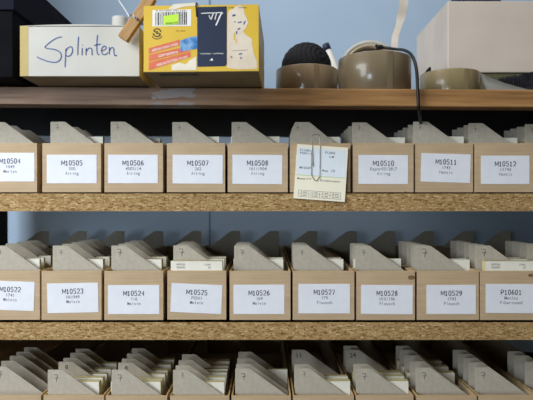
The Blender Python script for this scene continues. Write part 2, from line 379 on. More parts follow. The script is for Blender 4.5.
for r, c in [(r, c) for r in range(3) for c in range(10)]+[(1, 10), (1, 11), (1, 12), (2, 10), (2, 11)]:
    if True:
        L, R = EDGES[r][c] if c < 10 else EXTRA[c]; pw = place_words(r, c)
        x0 = (L-CX)*PX; w = (R-L)*PX; zb = BZ[r]+0.0002
        jy = random.uniform(0, 0.0025)
        t = empty('card_tray', (x0+w/2, jy, zb))
        if r < 2 and c < 10 and CODES[r][c]:
            lab = 'brown cardboard card tray labelled %s on the %s' % (CODES[r][c][0], SHELFNAME[r])
        else:
            lab = 'brown cardboard ' + pw.replace('tray', 'card tray', 1)
        tag(t, lab, 'tray', 'cardboard card trays on the shelves')
        b = MB(); hw = w/2
        b.box((-hw, 0, 0), (hw, TRAY_L, WT))
        b.box((-hw, 0, 0), (hw, WT, TH)); b.box((-hw, TRAY_L-WT, 0), (hw, TRAY_L, TH))
        b.box((-hw, WT, WT), (-hw+WT, TRAY_L-WT, TH)); b.box((hw-WT, WT, WT), (hw, TRAY_L-WT, TH))
        # raw cut edge along the rim
        e = 0.0003
        for lo, hi in (((-hw, 0, TH), (hw, WT, TH+e)), ((-hw, TRAY_L-WT, TH), (hw, TRAY_L, TH+e)), ((-hw, WT, TH), (-hw+WT, TRAY_L-WT, TH+e)), ((hw-WT, WT, TH), (hw, TRAY_L-WT, TH+e))):
            b.box(lo, hi, 1)
        for (sr, sc, sx_, sy_, ra, rb) in ((1, 6, 411.3, 277.5, 3.6, 2.2), (1, 8, 531, 275.3, 3.2, 1.6), (0, 6, 405.5, 192, 1.2, 0.5)):
            if (sr, sc) == (r, c):
                ux = (sx_-CX)*PX-(x0+w/2); uz = ZC-(sy_-CY)*PX-zb
                b.flat([(ux+ra*PX*math.cos(2*PI*q/20)*(1+0.1*math.sin(5*q)), uz+rb*PX*math.sin(2*PI*q/20)) for q in range(20)], -0.00012, 2)
        b.build('tray_body', [KRAFT, EDGE, STAIN], t)
        if c < 10 and LABELS[r][c]:
            l, rr, tp, bt, tl = LABELS[r][c]
            lw = (rr-l)*PX; lh = (bt-tp)*PX
            b = MB(); b.box((-lw/2, -0.0003, -lh/2), (lw/2, 0, lh/2), 0)
            code, l2, l3 = CODES[r][c]
            b.typed(code, 0.4*PX, lh/2-8.2*PX, -0.00042, 4.6*PX, 3.55*PX, 1)
            b.mono(l2, 0.4*PX, lh/2-13.8*PX, -0.00042, 3.3*PX, 2.25*PX, 2)
            b.mono(l3, 0.4*PX, lh/2-18.4*PX, -0.00042, 3.3*PX, 2.25*PX, 2)
            cxl = ((l+rr)/2-CX)*PX-(x0+w/2); czl = ZC-((tp+bt)/2-CY)*PX-zb
            o = b.build('label', [PAPER, INK, GREYINK], t, loc=(cxl, -0.0001, czl), rot=(0, tl, 0))
            o['label'] = 'white paper label printed ' + code
        # contents: sort the dividers and pads by depth so nothing overlaps
        xi0 = x0+WT+0.0004; xi1 = x0+w-WT-0.0004
        dl, rs = DIV[r][c] if c < 10 else (L+2.5, [])
        dw = min(54.5*PX, xi1-xi0-0.0004)
        dx = min(max((dl-CX)*PX, xi0), xi1-dw)
        dys = [(q-1)*D for q in rs]
        for i, (q, y) in enumerate(zip(rs, dys)):
            mark = None
            if i == 0:
                mark = ('7', 6.5 if r < 2 else 8, 5.5 if r == 0 else 8, 0.8 if r == 0 else 1.0)
                if r == 1: mark = ('7', 8, 7, [0.75, 0.75, 1.1, 1.1, .8, .8, .8, 1.2, 1.1, 1][c])
                if r == 2 and c in (3, 5): mark = ('7', 9, 5, 0.7)
            elif r == 2 and i == 1 and c in (1, 2): mark = ('8', 8.5, 5.5, 1.0)
            elif r == 2 and i == 2 and c == 5: mark = ('11', 8, 6, 1.2)
            elif r == 2 and i == 2 and c == 6: mark = ('24', 8, 6, 1.1)
            b = make_divider(dw, mark, clip_left=(r == 0 and c == 5))
            o = b.build('index_divider', [GREY, PENCIL], loc=(dx+random.uniform(-0.0002, 0.0002), y, zb+WT+0.0002), bevel=0)
            tag(o, ('%s grey divider from the front, in the %s' % (ORD[i], pw)) if i else
                'grey divider with a handwritten 7, front of the %s' % pw, 'divider', 'grey cardboard dividers standing in the trays')
        if r == 1:
            y = 0.617*D
            b = make_divider(dw, None, mirror=True)
            # the rearmost divider of the middle row stands the other way round
            o = b.build('index_divider', [GREY, PENCIL], loc=(min(max(dx+random.uniform(-0.001, 0.001), xi0), xi1-dw), y, zb+WT+0.0002))
            tag(o, 'shadowed divider sloping left, at the far end of the %s' % pw, 'divider', 'reversed dividers at the back of the middle row')
        for i, (q, th, re) in enumerate(PADS[r][c] if c < 10 else []):
            y0 = (q-1)*D+0.0016; y1 = y0+th/1000
            for dy in dys:
                if dy-0.0003 < y0 < dy+0.0016: y0 = dy+0.0016
            for dy in dys:
                if y0 < dy < y1+0.0005: y1 = dy-0.0005
            for (q2, th2, re2) in PADS[r][c][i+1:]:
                y1 = min(y1, (q2-1)*D+0.0012)
            if y0 < jy+WT+0.0003: y0 = jy+WT+0.0003
            if y1-y0 < 0.0015: print('PAD skipped', r, c, i, y0, y1); continue
            xe = xi1 if re is None else min((re-CX)*PX, xi1)
            pw_ = min(52*PX, xe-xi0)
            hh = CH+random.uniform(-0.0006, 0.0006)
            b = MB(); b.box((0, 0, 0), (pw_, y1-y0, hh), 1)
            b.box((0, -0.0002, 0), (pw_, 0, hh), 0)
            if (r, c, i) in ((1, 3, 0), (1, 8, 0)):
                for (tx, tz, s) in ((8, 3.2, 'W7552S'), (8, 6.2, 'TEXN01'), (35, 3.4, 'F1241'), (37, 6.2, '20')):
                    b.text(s, (tx+2)*PX, hh-tz*PX, -0.00032, 1.9*PX, mi=2)
            o = b.build('card_pad', [CARD, CARDEDGE, INK], loc=(xe-pw_, y0, zb+WT+0.0002))
            first = ['frontmost', 'second', 'third', 'fourth', 'fifth', 'sixth'][i]
            n = len(PADS[r][c])
            tag(o, ('cream card pad with yellowish edges in the %s' % pw) if n == 1 else
                ('%s cream card pad from the front, in the %s' % (first, pw)), 'card pad', 'pads of index cards in the trays')

# ------------------------------------------------------------------ slip clipped to tray M10509, and its paper clip
slip_c = at(320.9, 172.9, 0.7155)
b = MB(); sw, sh = 51*PX, 54.5*PX
b.box((-sw/2, -0.0003, -sh/2), (sw/2, 0, sh/2), 0)
BLUEWASH = noisy('pale_blue_printed_field', (0.70, 0.76, 0.82), (0.74, 0.80, 0.85), 50)
GREENL = new_mat('pale_green_print', (0.58, 0.68, 0.46))[0]
q = PX
def R4(x0, x1, z0, z1): return [(x0*q, z0*q), (x1*q, z0*q), (x1*q, z1*q), (x0*q, z1*q)]
b.flat(R4(-24, 24, -3, 24), -0.00036, 1); b.flat(R4(-24.5, 24.5, -4.0, -3), -0.00038, 2)
for s, x, z, h, w in (('F11000', -17, 21.5, 2.4, 10), ('P0001-1', -16.5, 18.6, 2.2, 11), ('P12006', 8, 20.8, 2.4, 10), ('5 M', 9.5, 16.8, 2.2, 4.5),
                   ('M10509', -16, 4, 2.4, 11), ('Menge', 4, 2.6, 2.2, 5.5), ('10', 12, 2.9, 2.8, 3.2), ('Muster P17', -16, -7, 1.9, 14), ('Kundennummer', 10, -7.3, 1.9, 20)):
    b.text(s, x*q, z*q, -0.00042, h*q, w*q, 3)
for i in range(5):
    x = -21+i*10.5; b.ribbon([(x*q, -18.6*q), (x*q, -25*q)], 0.25*q, -0.0004, 3)
for z in (-18.6, -21.8, -25): b.ribbon([(-21*q, z*q), (21*q, z*q)], 0.25*q, -0.0004, 3)
for i in range(4):
    for z in (-20.2, -23.4): b.text(['5,00', '12,50', '3,20', '8,00'][i], (-15.7+10.5*i)*q, z*q, -0.00042, 1.5*q, 6.5*q, 3)
o = b.build('order_slip', [CREAM, BLUEWASH, GREENL, INK], loc=slip_c, rot=(-0.085, math.radians(4.2), 0))
tag(o, 'cream order slip with pale blue field, clipped over the front of the tray labelled M10509', 'paper slip')
WIRE = new_mat('steel_wire', (0.28, 0.27, 0.26), 0.3, 0.5)[0]
WIRE.node_tree.nodes['Principled BSDF'].inputs['Metallic'].default_value = 0.9
pts2 = [(313, 166), (312.0, 140), (312.3, 136), (314, 134.6), (318, 134.6), (319.8, 136), (320, 140), (319.6, 174), (318.6, 177.5), (316, 180.8), (313.4, 178.6), (311.6, 175), (311.2, 168), (311.6, 150)]
Z0 = 0.7145
b = MB(); b.tube(smooth_path([at(x, y, 0.7140-0.085*(y-172.9)*PX) for x, y in pts2], 5), 0.00042, 0, 8)
tag(b.build('paper_clip', WIRE), 'large steel wire paper clip holding the cream order slip', 'paper clip')

# ------------------------------------------------------------------ things on the top plank
TZ = 117*PX
# white box marked Splinten
WHITEBOX = noisy('worn_white_card', (0.47, 0.455, 0.41), (0.54, 0.525, 0.48), 14, rough=0.45, detail=5)
OLIVE = noisy('yellowed_card', (0.44, 0.34, 0.13), (0.52, 0.42, 0.19), 18)
SHADEBROWN = noisy('shade_brown_underside', (0.20, 0.15, 0.085), (0.25, 0.19, 0.11), 18)  # shade beneath the overhanging boxes is put into this brown
Zs = 0.658
p0 = at(20, 77, Zs); p1 = at(139.2, 77, Zs); sw = p1.x-p0.x; sh = 50.5*Zs/F; sd = 0.20
k = Zs/F
box = empty('cardboard_box', (p0.x, p0.y, top_z(p0.x+sw/2)+0.0012))
tag(box, 'low white cardboard box with Splinten handwritten in blue pen, on the top plank', 'box')
b = MB()
b.box((0.0006, 0.0006, 0), (sw-0.0006, sd-0.0006, 0.0012), 2)
b.box((0, 0, 0.0004), (sw, 0.0012, sh), 0); b.box((0, sd-0.0012, 0.0004), (sw, sd, sh), 0)
b.box((0, 0.0012, 0.0004), (0.0012, sd-0.0012, sh), 1); b.box((sw-0.0012, 0.0012, 0.0004), (sw, sd-0.0012, sh), 1)
b.flat([(0, 0.0004), (8.5*k, 0.0004), (8.5*k, sh), (0, sh)], -0.0001, 1)
o = b.build('box_body', [WHITEBOX, OLIVE, SHADEBROWN], box)
b = MB(); n = 12
vs = []
for i in range(n+1):
    u = i/n; z = sh+0.0024*math.sin(PI*u)*0.8
    vs += [(sw*u, 0.0, z), (sw*u, sd, z)]
b.add(vs, [(2*i, 2*i+2, 2*i+3, 2*i+1) for i in range(n)], 0)
vs2 = []
for i in range(n+1):
    u = i/n; vs2 += [(sw*u, 0, sh-0.0008), (sw*u, 0, sh+0.0024*math.sin(PI*u)*0.8)]
b.add(vs2, [(2*i, 2*i+2, 2*i+3, 2*i+1) for i in range(n)], 0)
b.build('lid_flap', WHITEBOX, box)
# handwriting, in photo pixels
def hw(pts): return [((x-20)*k, (77-y)*k) for x, y in pts]
def curve2(pts, n=6): return [(v.x, v.y) for v in smooth_path([(x, y, 0) for x, y in pts], n)]
strokes = [
 [(62.2,37.6),(58,38.3),(52,41.5),(46,46.5),(45.3,48.2),(48,49.2),(55,50.2),(60,53),(61.5,57),(59.5,61),(55,63),(48,62),(41,59.5),(36.8,57.3)],
 [(66,49),(65.6,56),(65,68)], [(65.6,52),(68,48.5),(71.5,47.5),(72.6,51),(71,55.5),(67.5,57),(65.8,55.5)],
 [(78.6,37),(78,46),(77.8,56)], [(82.3,48.5),(82,56)], [(82.4,45.4),(82.7,46.1)],
 [(86.2,48.5),(86,56)], [(86.1,52),(89,48.8),(91.6,49.4),(92,52),(92.2,56)],
 [(97.5,35.5),(96.8,46),(97.4,54),(99.5,55.5)], [(94,46.2),(101,44.6)],
 [(101.5,51.5),(105.5,50),(106,47.5),(103.5,47),(101.6,50),(102.5,54.5),(105.5,55.2),(108,53)],
 [(109.3,47.5),(109.4,55)], [(109.4,51.5),(111.5,48.4),(113.6,49),(114,53),(115,56.3),(117,55.6)]]
b = MB()
for st in strokes: b.ribbon(curve2(hw(st)), 0.0013, -0.0003, 0, True)
o = b.build('handwriting', BLUEPEN, box); o['label'] = 'Splinten written in blue felt pen'

# yellow box
YEL = noisy('yellow_printed_card', (0.65, 0.43, 0.045), (0.71, 0.48, 0.06), 20, rough=0.4)
NAVY = new_mat('navy_print', (0.022, 0.032, 0.065), 0.35)[0]
TORN = noisy('torn_bare_paper', (0.66, 0.55, 0.42), (0.74, 0.65, 0.53), 40)
RED = noisy('faded_red_print', (0.66, 0.15, 0.08), (0.72, 0.21, 0.12), 60)
BLUEP = noisy('blue_photo_print', (0.03, 0.16, 0.42), (0.30, 0.50, 0.72), 90, lo=0.4, hi=0.7)
LIME = new_mat('lime_sticker', (0.50, 0.78, 0.05), 0.5)[0]
BLACK = new_mat('black_print', (0.015, 0.015, 0.018), 0.5)[0]
WHITEP = new_mat('white_print', (0.78, 0.76, 0.72), 0.5)[0]
Zy = 0.633; k = Zy/F
p0 = at(143.6, 72.5, Zy); yw = 115.2*k; yh = 66*k; yd = 0.15
ang = -math.radians(2.2)
yb = empty('product_box', (p0.x, p0.y, top_z(p0.x+yw/2)+0.0014), (0, 0, ang))
tag(yb, 'worn yellow box with barcode, red stripes and a navy panel', 'box')
b = MB(); b.box((0, 0, 0), (yw, yd, yh), 0); 
b.box((0.0004, 0.0004, -0.0005), (yw-0.0004, yd-0.0004, -0.0001), 1)
b.box((0.016, 0.008, -0.0007), (0.060, 0.018, -0.0005), 2)
b.build('box_body', [YEL, SHADEBROWN, BLACK], yb)
def U(x, y):    # photo pixel -> local on the yellow front
    return ((x-143.6)*k, (72.5-y+ (x-143.6)*0.012)*k)
def quad(b, pts, y, mi): b.flat([U(*p) for p in pts], y, mi)
e = -0.0002
b = MB(); quad(b, [(152.5,27.3),(191.5,27.8),(191.5,11.2),(152.5,11)], e, 0)
rng = random.Random(3); x = 155.5
while x < 187.5:
    w_ = rng.choice((0.5, 0.5, 0.8, 1.2)); quad(b, [(x,26.4),(x+w_,26.4),(x+w_,13.4),(x,13.4)], e*1.5, 1); x += w_+rng.choice((0.5, 0.7, 1.0))
ux, uz = U(171, 12); b.text('9 001890 541155', ux, uz, e*1.5, 1.3*k, 30*k, 1)
o = b.build('barcode_label', [WHITEP, BLACK], yb); o['label'] = 'white field with black barcode'
b = MB(); quad(b, [(163.5,26.8),(178.8,25.4),(178.8,15.4),(163.5,17.2)], e*2.5, 0)
ux, uz = U(172, 24.4); b.text('43960/100', ux, uz, e*3, 2.0*k, 12.5*k, 1, rot=0.08)
o = b.build('price_sticker', [LIME, BLACK], yb); o['label'] = 'lime green sticker stuck over the barcode'
# two-arrow recycling mark
b = MB()
for a0 in (0.15, PI+0.15):
    arc = [(157.2+3.9*math.cos(a0+t*2.5/8), 33.6-3.9*math.sin(a0+t*2.5/8)) for t in range(9)]
    b.ribbon([U(*p) for p in arc], 1.15*k, e, 0)
    b.ribbon([U(*p) for p in (arc[-1], (157.2+0.9*math.cos(a0+2.6), 33.6-0.9*math.sin(a0+2.6)), (157.2+1.6*math.cos(a0+0.9), 33.6-1.6*math.sin(a0+0.9)))], 1.2*k, e, 0)
arc = [(157.2+5.8*math.cos(PI+0.5+t*2.1/8), 34.2-5.8*math.sin(PI+0.5+t*2.1/8)) for t in range(9)]
b.ribbon([U(*p) for p in arc], 0.8*k, e, 0)
ux, uz = U(181, 32.4); b.text('601 30-01', ux, uz, e, 1.3*k, 9*k, 0)
b.build('recycling_mark', BLACK, yb)
b = MB()
for i, (ya, yb_) in enumerate(((50.2, 43.2), (57.2, 49.8), (70.8, 62.8))):
    pass
quad(b, [(148.8,54.6),(180,46.8),(180,41.0),(148.8,48.9)], e, 0)
quad(b, [(148.8,62.2),(190.5,52.4),(190.5,47.4),(148.8,55.6)], e, 0)
quad(b, [(148.8,71.2),(191,58.6),(191,53.2),(148.8,63.2)], e, 0)
for s, x, y, w_, rt in (('ABDECKEN UND', 165, 48.4, 27, 0.24), ('GIPSERN', 168, 55.2, 20, 0.21), ('ABDICHTEN VON', 172, 62.2, 32, 0.26)):
    ux, uz = U(x, y); b.text(s, ux, uz, e*1.6, 2.6*k, w_*k, 1, rot=rt)
o = b.build('red_stripe_print', [RED, WHITEP], yb); o['label'] = 'three slanted red stripes with white lettering'
b = MB(); quad(b, [(180.5,53),(198,50.5),(198,37.8),(189,39),(180.5,42.3)], e*1.3, 0)
b.build('picture_print', BLUEP, yb)
GLOSS = noisy('clear_tape_scuffs', (0.72, 0.66, 0.52), (0.80, 0.75, 0.63), 60, rough=0.25)
b = MB(); quad(b, [(172,71.6),(196.8,71.9),(196.8,58),(190,62),(186,66),(180,64),(172,66.5)], e*1.7, 0)
o = b.build('tape_strip', GLOSS, yb); o['label'] = 'crumpled clear tape on the front'
b = MB(); quad(b, [(168,10.9),(174,5.6),(185,5.2),(197,4.6),(197,8),(184,8.4),(176,10.6)], e*1.7, 0)
b.build('tape_strip', GLOSS, yb)
b = MB()
def rr(x0, x1, y0, y1, rad):
    out = []
    for cx, cy, a0 in ((x0+.2, y1-.2, 0), (x1-rad, y1-rad, 1), (x1-.2, y0+.2, 2), (x0+.2, y0+.2, 3)):
        rd = rad if a0 == 1 else 0.2
        cx2, cy2 = {0: (x0+rd, y1-rd), 1: (x1-rd, y1-rd), 2: (x1-rd, y0+rd), 3: (x0+rd, y0+rd)}[a0]
        for t in range(5):
            a = PI/2*(t/4)+{0: PI, 1: PI/2*3, 2: 0, 3: PI/2}[a0]
            out.append((cx2+rd*math.cos(a), cy2-rd*math.sin(a)))
    return out
b.flat([U(*p) for p in rr(197.6, 227, 9.2, 68.6, 3.0)], e*2, 0)
for st, w_ in (([(201.5,15.6),(208,15.4),(215,15.5),(221,15.3),(223.4,16.4)], .8), ([(222.6,14.9),(221,17.5),(219.8,20),(217.6,25),(216.2,28)], 1.3), ([(217,16),(216,19),(215.3,22)], .9),
           ([(213.6,16),(212.5,19.5),(211.4,22)], .9), ([(209.5,17.5),(211,21.5),(213,17)], .7)):
    b.ribbon([U(*p) for p in curve2(st, 3)], w_*k, e*2.6, 1)
ux, uz = U(212, 55.8); b.text('TROCKENBAU · FUGENBAND', ux, uz, e*2.6, 1.1*k, 24*k, 1)
b.flat([U(*p) for p in ((209.8,62.8),(213.4,62.8),(212.6,60.2),(211.4,61.2))], e*2.6, 1)
o = b.build('navy_panel_print', [NAVY, WHITEP], yb); o['label'] = 'navy panel with white script upside down'
b = MB()
outline = [(227.4,70.5),(197,71.4),(214,72),(240,72),(257.2,71.8),(257,64),(254,56),(252.6,49),(252,42),(247,38.5),(243.5,35),(246.5,30.5),(248.4,26),(247,21.5),(244.6,16.5),(243.6,10.5),(240,8.6),(236.5,9),(234,11.5),(230,13),(228,16),(227.4,30)]
outline = outline[:1]+outline[3:]
b.flat([U(*p) for p in outline], e, 0)
for st in ([(232.6,19),(236,18)], [(233,18.2),(234.8,17.6)], [(238,25.6),(242,25)], [(234.5,24.6),(235.8,25)], [(245.5,24),(243.8,27.8)], [(240.5,31),(238,32.5)], [(239,57),(242.5,56.4)], [(240.5,60),(242,61.5)], [(231,59),(232.5,60.5)], [(237,34),(236.8,37)]):
    b.ribbon([U(*p) for p in st], 1.2*k, e*1.6, 1)
b.ribbon([U(232,53.5), U(248,53)], 0.3*k, e*1.6, 2); 
ux, uz = U(238, 10.6); b.text('Rolle      Fabrikat', ux, uz, e*1.6, 1.2*k, 18*k, 2)
for p in ((234,43,235.4,36),(236,46,237.2,42)): quad(b, [(p[0],p[1]),(p[2],p[1]),(p[2],p[3]),(p[0],p[3])], e*1.6, 3)
o = b.build('torn_label', [TORN, BLUEPEN, INK, YEL], yb); o['label'] = 'torn cream paper patch with blue pen marks'
# hook of black wire over the top edge
b = MB(); b.tube(smooth_path([Vector((U(197,4)[0], 0.012, yh+0.0015)), Vector((U(197,3)[0], 0.002, yh+0.0028)), Vector((U(196.4,5)[0], -0.0016, yh+0.0006)), Vector((U(196.6,10)[0], -0.0012, yh-0.006)), Vector((U(197.2,18)[0], -0.001, yh-0.0135))], 6), 0.0007)
b.build('wire_hook', BLACK, yb)
# crumpled clear tape on the lid
b = MB(); vs = []
rng = random.Random(8)
for i in range(9):
    for j in range(4): vs.append((U(170,0)[0]+i*7*k, 0.004+j*0.012, yh+0.0006+(0 if j in (0, 3) else rng.uniform(0.001, 0.0045))))
b.add(vs, [(i*4+j, i*4+j+4, i*4+j+5, i*4+j+1) for i in range(8) for j in range(3)], 0)
b.build('tape_strip', GLOSS, yb)

# black storage box at the left
BLK = noisy('black_card', (0.003, 0.003, 0.004), (0.005, 0.005, 0.007), 30, rough=0.8, spec=0.06)
NAVYC = noisy('dark_navy_card', (0.008, 0.009, 0.017), (0.011, 0.012, 0.021), 30, rough=0.8, spec=0.06)
Zb = 0.668; k = Zb/F
pr = at(13, 75, Zb)
zb0 = top_z(-0.35)-0.0002
hb = (75-8)*k; wb = 0.17; db = 0.30
bx = empty('storage_box', (pr.x-wb/2, pr.y, zb0+0.0016))
tag(bx, 'black storage box with dark navy lid at the plank left end', 'box')
b = MB(); b.box((-wb/2, 0, 0), (wb/2, db, hb)); b.build('box_body', BLK, bx, bevel=0.0012)
b = MB(); b.box((-wb/2-0.003, -0.003, hb), (wb/2+0.003, db+0.003, hb+40*k)); b.build('box_lid', NAVYC, bx, bevel=0.0012)

# packing tape rolls
def tape_mat(name, c1, c2):
    m, nt, bs = new_mat(name, c1, 0.3, 0.35)
    v = coords(nt, (30, 30, 6)); n = node(nt, 'ShaderNodeTexNoise', Scale=1.0, Detail=3); nt.links.new(v, n.inputs['Vector'])
    r = ramp(nt, [(0.35, c1), (0.65, c2)]); nt.links.new(n.outputs['Fac'], r.inputs['Fac']); nt.links.new(r.outputs['Color'], bs.inputs['Base Color'])
    bs.inputs['Coat Weight'].default_value = 0.35; bs.inputs['Coat Roughness'].default_value = 0.1
    rp = ramp(nt, [(0.35, (0.27, 0.27, 0.27)), (0.65, (0.45, 0.45, 0.45))]); nt.links.new(n.outputs['Fac'], rp.inputs['Fac']); nt.links.new(rp.outputs['Color'], bs.inputs['Roughness'])
    return m
BROWNTAPE = tape_mat('brown_packing_tape', (0.245, 0.175, 0.10), (0.285, 0.205, 0.12))
DARKTAPE = tape_mat('dark_packing_tape', (0.175, 0.135, 0.08), (0.21, 0.162, 0.098))
OLIVETAPE = tape_mat('olive_packing_tape', (0.24, 0.19, 0.095), (0.28, 0.22, 0.115))
CORE = noisy('cardboard_core', (0.42, 0.32, 0.2), (0.5, 0.39, 0.26), 40)
def tape_roll(cx, Zc, R, h, ri, mat, label):
    c = at(cx, 100, Zc)
    t = empty('tape_roll', (c.x, c.y, top_z(c.x)+0.0004)); t.rotation_euler = (0, TILT, 0)
    tag(t, label, 'tape', 'rolls of brown packing tape on the top plank')
    b = MB(); e = 0.0008
    b.lathe([(ri+0.003, 0), (R-e, 0), (R, e), (R, h-e), (R-e, h), (ri+0.003, h)], 72)
    b.build('tape_winding', mat, t)
    b = MB(); b.lathe([(ri, 0), (ri+0.003, 0), (ri+0.003, h), (ri, h)], 64, smooth=False); b.build('cardboard_core', CORE, t)
    # the loose tape end, a thin flap on the winding
    a0 = -PI/2+0.15; vs = []
    for i in range(9):
        a = a0+i*0.02; rr_ = R+0.0002+0.00004*i
        vs += [(rr_*math.cos(a), rr_*math.sin(a), 0.001), (rr_*math.cos(a), rr_*math.sin(a), h-0.001)]
    b = MB(); b.add(vs, [(2*i, 2*i+2, 2*i+3, 2*i+1) for i in range(8)], 0, True); b.build('loose_end', mat, t)
    return t
tape_roll(306.6, 0.822, 0.0452, 0.0480, 0.0385, BROWNTAPE, 'brown packing tape roll lying flat with a black yarn ball in its hole')
tape_roll(374.2, 0.766, 0.0490, 0.0500, 0.0380, DARKTAPE, 'largest brown packing tape roll, with the black cable over its rim')
tape_roll(449.5, 0.845, 0.0437, 0.0490, 0.0380, OLIVETAPE, 'olive brown packing tape roll lying in front of the white carton')

# ball of black yarn in the first roll
YARN = noisy('black_yarn', (0.008, 0.008, 0.010), (0.016, 0.016, 0.019), 300, rough=0.85)
c = at(306.3, 100, 0.822); zt = top_z(c.x)
b = MB(); nu, nv = 120, 60; vs = []; R = 0.0368
czz = ZC+(205-42)*0.815/F-R-zt
for j in range(nv+1):
    th = PI*j/nv
    for i in range(nu):
        ph = 2*PI*i/nu
        d = Vector((math.sin(th)*math.cos(ph), math.sin(th)*math.sin(ph), math.cos(th)))
        ax = Vector((0.55, -0.75, 0.35)).normalized()
        ang2 = math.acos(max(-1, min(1, d.dot(ax))))
        g = abs(math.sin(ang2*15+0.8*math.sin(2*ph)))
        rr_ = R*(0.945+0.055*g)
        lowz = d.z*rr_ if d.z > 0 else d.z*(czz-0.0005)
        vs.append((d.x*rr_, d.y*rr_, czz+lowz))
b.add(vs, [(j*nu+i, (j+1)*nu+i, (j+1)*nu+(i+1) % nu, j*nu+(i+1) % nu) for j in range(nv) for i in range(nu)], 0, True)
tag(b.build('yarn_ball', YARN, loc=(c.x, c.y, zt+0.0005)), 'round black ball of yarn sitting in the hole of the left packing tape roll', 'yarn')

# white marker pen leaning behind the rolls
PLASTIC = noisy('white_plastic', (0.62, 0.60, 0.56), (0.68, 0.66, 0.62), 20, rough=0.4)
a = at(326.5, 46, 0.915); zt = top_z(0.13)
foot = Vector((at(351, 88, 0.900).x, 0.175, zt+0.006))
a.y = 0.197
d = (a-foot); ln = d.length; rot = d.to_track_quat('Z', 'Y').to_euler()
pen = empty('marker_pen', foot, rot); tag(pen, 'white marker pen with a dark blue end leaning between two tape rolls', 'pen')
b = MB(); b.lathe([(0.0001, 0), (0.0045, 0), (0.0056, 0.004), (0.0056, ln-0.008), (0.0001, ln-0.008)], 20, closed=False); b.build('pen_barrel', PLASTIC, pen)
b = MB(); b.lathe([(0.0001, ln-0.008), (0.0060, ln-0.008), (0.0060, ln+0.003), (0.0054, ln+0.004), (0.0001, ln+0.004)], 20, closed=False); b.build('pen_cap', NAVY, pen)

# white roll standing behind the large tape roll
MASK = noisy('cream_masking_tape', (0.46, 0.44, 0.37), (0.53, 0.50, 0.43), 60)
c = at(369, 100, 0.835); R = 0.0468
t = empty('tape_roll', (c.x, c.y, top_z(c.x)+0.0004)); tag(t, 'cream masking tape roll standing upright behind the largest brown tape roll', 'tape')
M = Matrix.Translation((0, 0.012, R)) @ Matrix.Rotation(PI/2, 4, 'X')
b = MB(); b.lathe([(0.041, 0), (R-0.0008, 0), (R, 0.0008), (R, 0.0252), (R-0.0008, 0.026), (0.041, 0.026)], 64, M=M); b.build('tape_winding', MASK, t)
b = MB(); b.lathe([(0.038, 0), (0.041, 0), (0.041, 0.026), (0.038, 0.026)], 64, M=M); b.build('cardboard_core', CORE, t)

# black cable over the large roll, hanging down in front of the plank
RUB = new_mat('black_rubber', (0.012, 0.012, 0.014), 0.45)[0]
cab = [at(377.5,46.6,0.80), at(386,47.8,0.80), at(396,49.2,0.785), at(404,50.2,0.755), at(410.5,53.8,0.735), at(414.5,61,0.722), at(416.8,72,0.712), at(417.6,88,0.7055), at(418.2,100,0.7055), at(418.6,108,0.7065), at(420,118,0.728), at(421,125,0.747), at(421.5,131,0.7545), at(421.5,134,0.755)]
b = MB(); b.tube(smooth_path(cab, 6), 0.0021, 0, 10)
cable = b.build('cable', RUB)
tag(cable, 'black cable running over the largest tape roll and hanging down across the plank edge', 'cable')
b = MB(); pc = at(381, 47.6, 0.803); b.box((pc.x-0.0065, pc.y-0.003, pc.z-0.0022), (pc.x+0.002, pc.y+0.003, pc.z+0.003)); b.box((pc.x-0.008, pc.y-0.002, pc.z+0.001), (pc.x-0.006, pc.y+0.002, pc.z+0.0042))
b.build('plug', RUB, cable)

# strip of tape hanging in front of the wall
STRIP = noisy('aged_masking_strip', (0.60, 0.52, 0.43), (0.70, 0.63, 0.54), 30)
b = MB(); pts = [(405.5,-30),(404,0),(401.5,16),(398,28),(395.4,36),(394.6,44),(394.5,56),(394.4,90)]
Zt = 0.90; sp = smooth_path([at(x, y, Zt+0.004*math.sin(y*0.09)) for x, y in pts], 6); vs = []
for i, p in enumerate(sp):
    w_ = (4.3 if p.z > at(0, 20, Zt).z else 3.3)*Zt/F
    vs += [(p.x-w_, p.y, p.z), (p.x+w_, p.y, p.z), (p.x+w_, p.y+0.0004, p.z), (p.x-w_, p.y+0.0004, p.z)]
n = len(sp)
b.add(vs, [(4*i+j, 4*i+(j+1) % 4, 4*i+4+(j+1) % 4, 4*i+4+j) for i in range(n-1) for j in range(4)]+[(3, 2, 1, 0), (4*n-4, 4*n-3, 4*n-2, 4*n-1)], 0)
tag(b.build('masking_strip', STRIP), 'cream strip of masking tape hanging down behind the large brown tape roll', 'tape strip')

# white carton at the right on a low olive box
WCART = noisy('white_carton', (0.60, 0.515, 0.44), (0.64, 0.555, 0.475), 18, rough=0.6, bump=0.1)
Zw = 0.935; k = Zw/F
p0 = at(448, 72.4, Zw); ww = 0.24; wh = 71.4*k; wd = 0.195
OLB = noisy('olive_box_card', (0.13, 0.12, 0.065), (0.17, 0.155, 0.085), 20)
x1 = at(466, 72, Zw).x; zt = top_z(x1+0.1)
b = MB(); b.box((0, 0, 0), (0.16, 0.15, p0.z-0.0004-zt-0.0008))
b.box((-0.001, -0.001, p0.z-zt-0.009), (0.161, 0.151, p0.z-zt-0.0012))
tag(b.build('low_box', OLB, loc=(x1, p0.y+0.006, zt+0.0008), bevel=0.0008), 'low olive grey box carrying the white carton at the right end of the plank', 'box')
cb = empty('carton', (p0.x, p0.y, p0.z)); tag(cb, 'big plain white carton at the right end of the top plank', 'box')
b = MB(); b.box((0, 0, 0), (ww, wd, wh)); b.build('carton_body', WCART, cb, bevel=0.0012)
b = MB(); b.box((0.004, 0.02, wh+0.0002), (ww-0.004, wd-0.004, wh+0.0012)); b.build('carton_flap', WCART, cb)
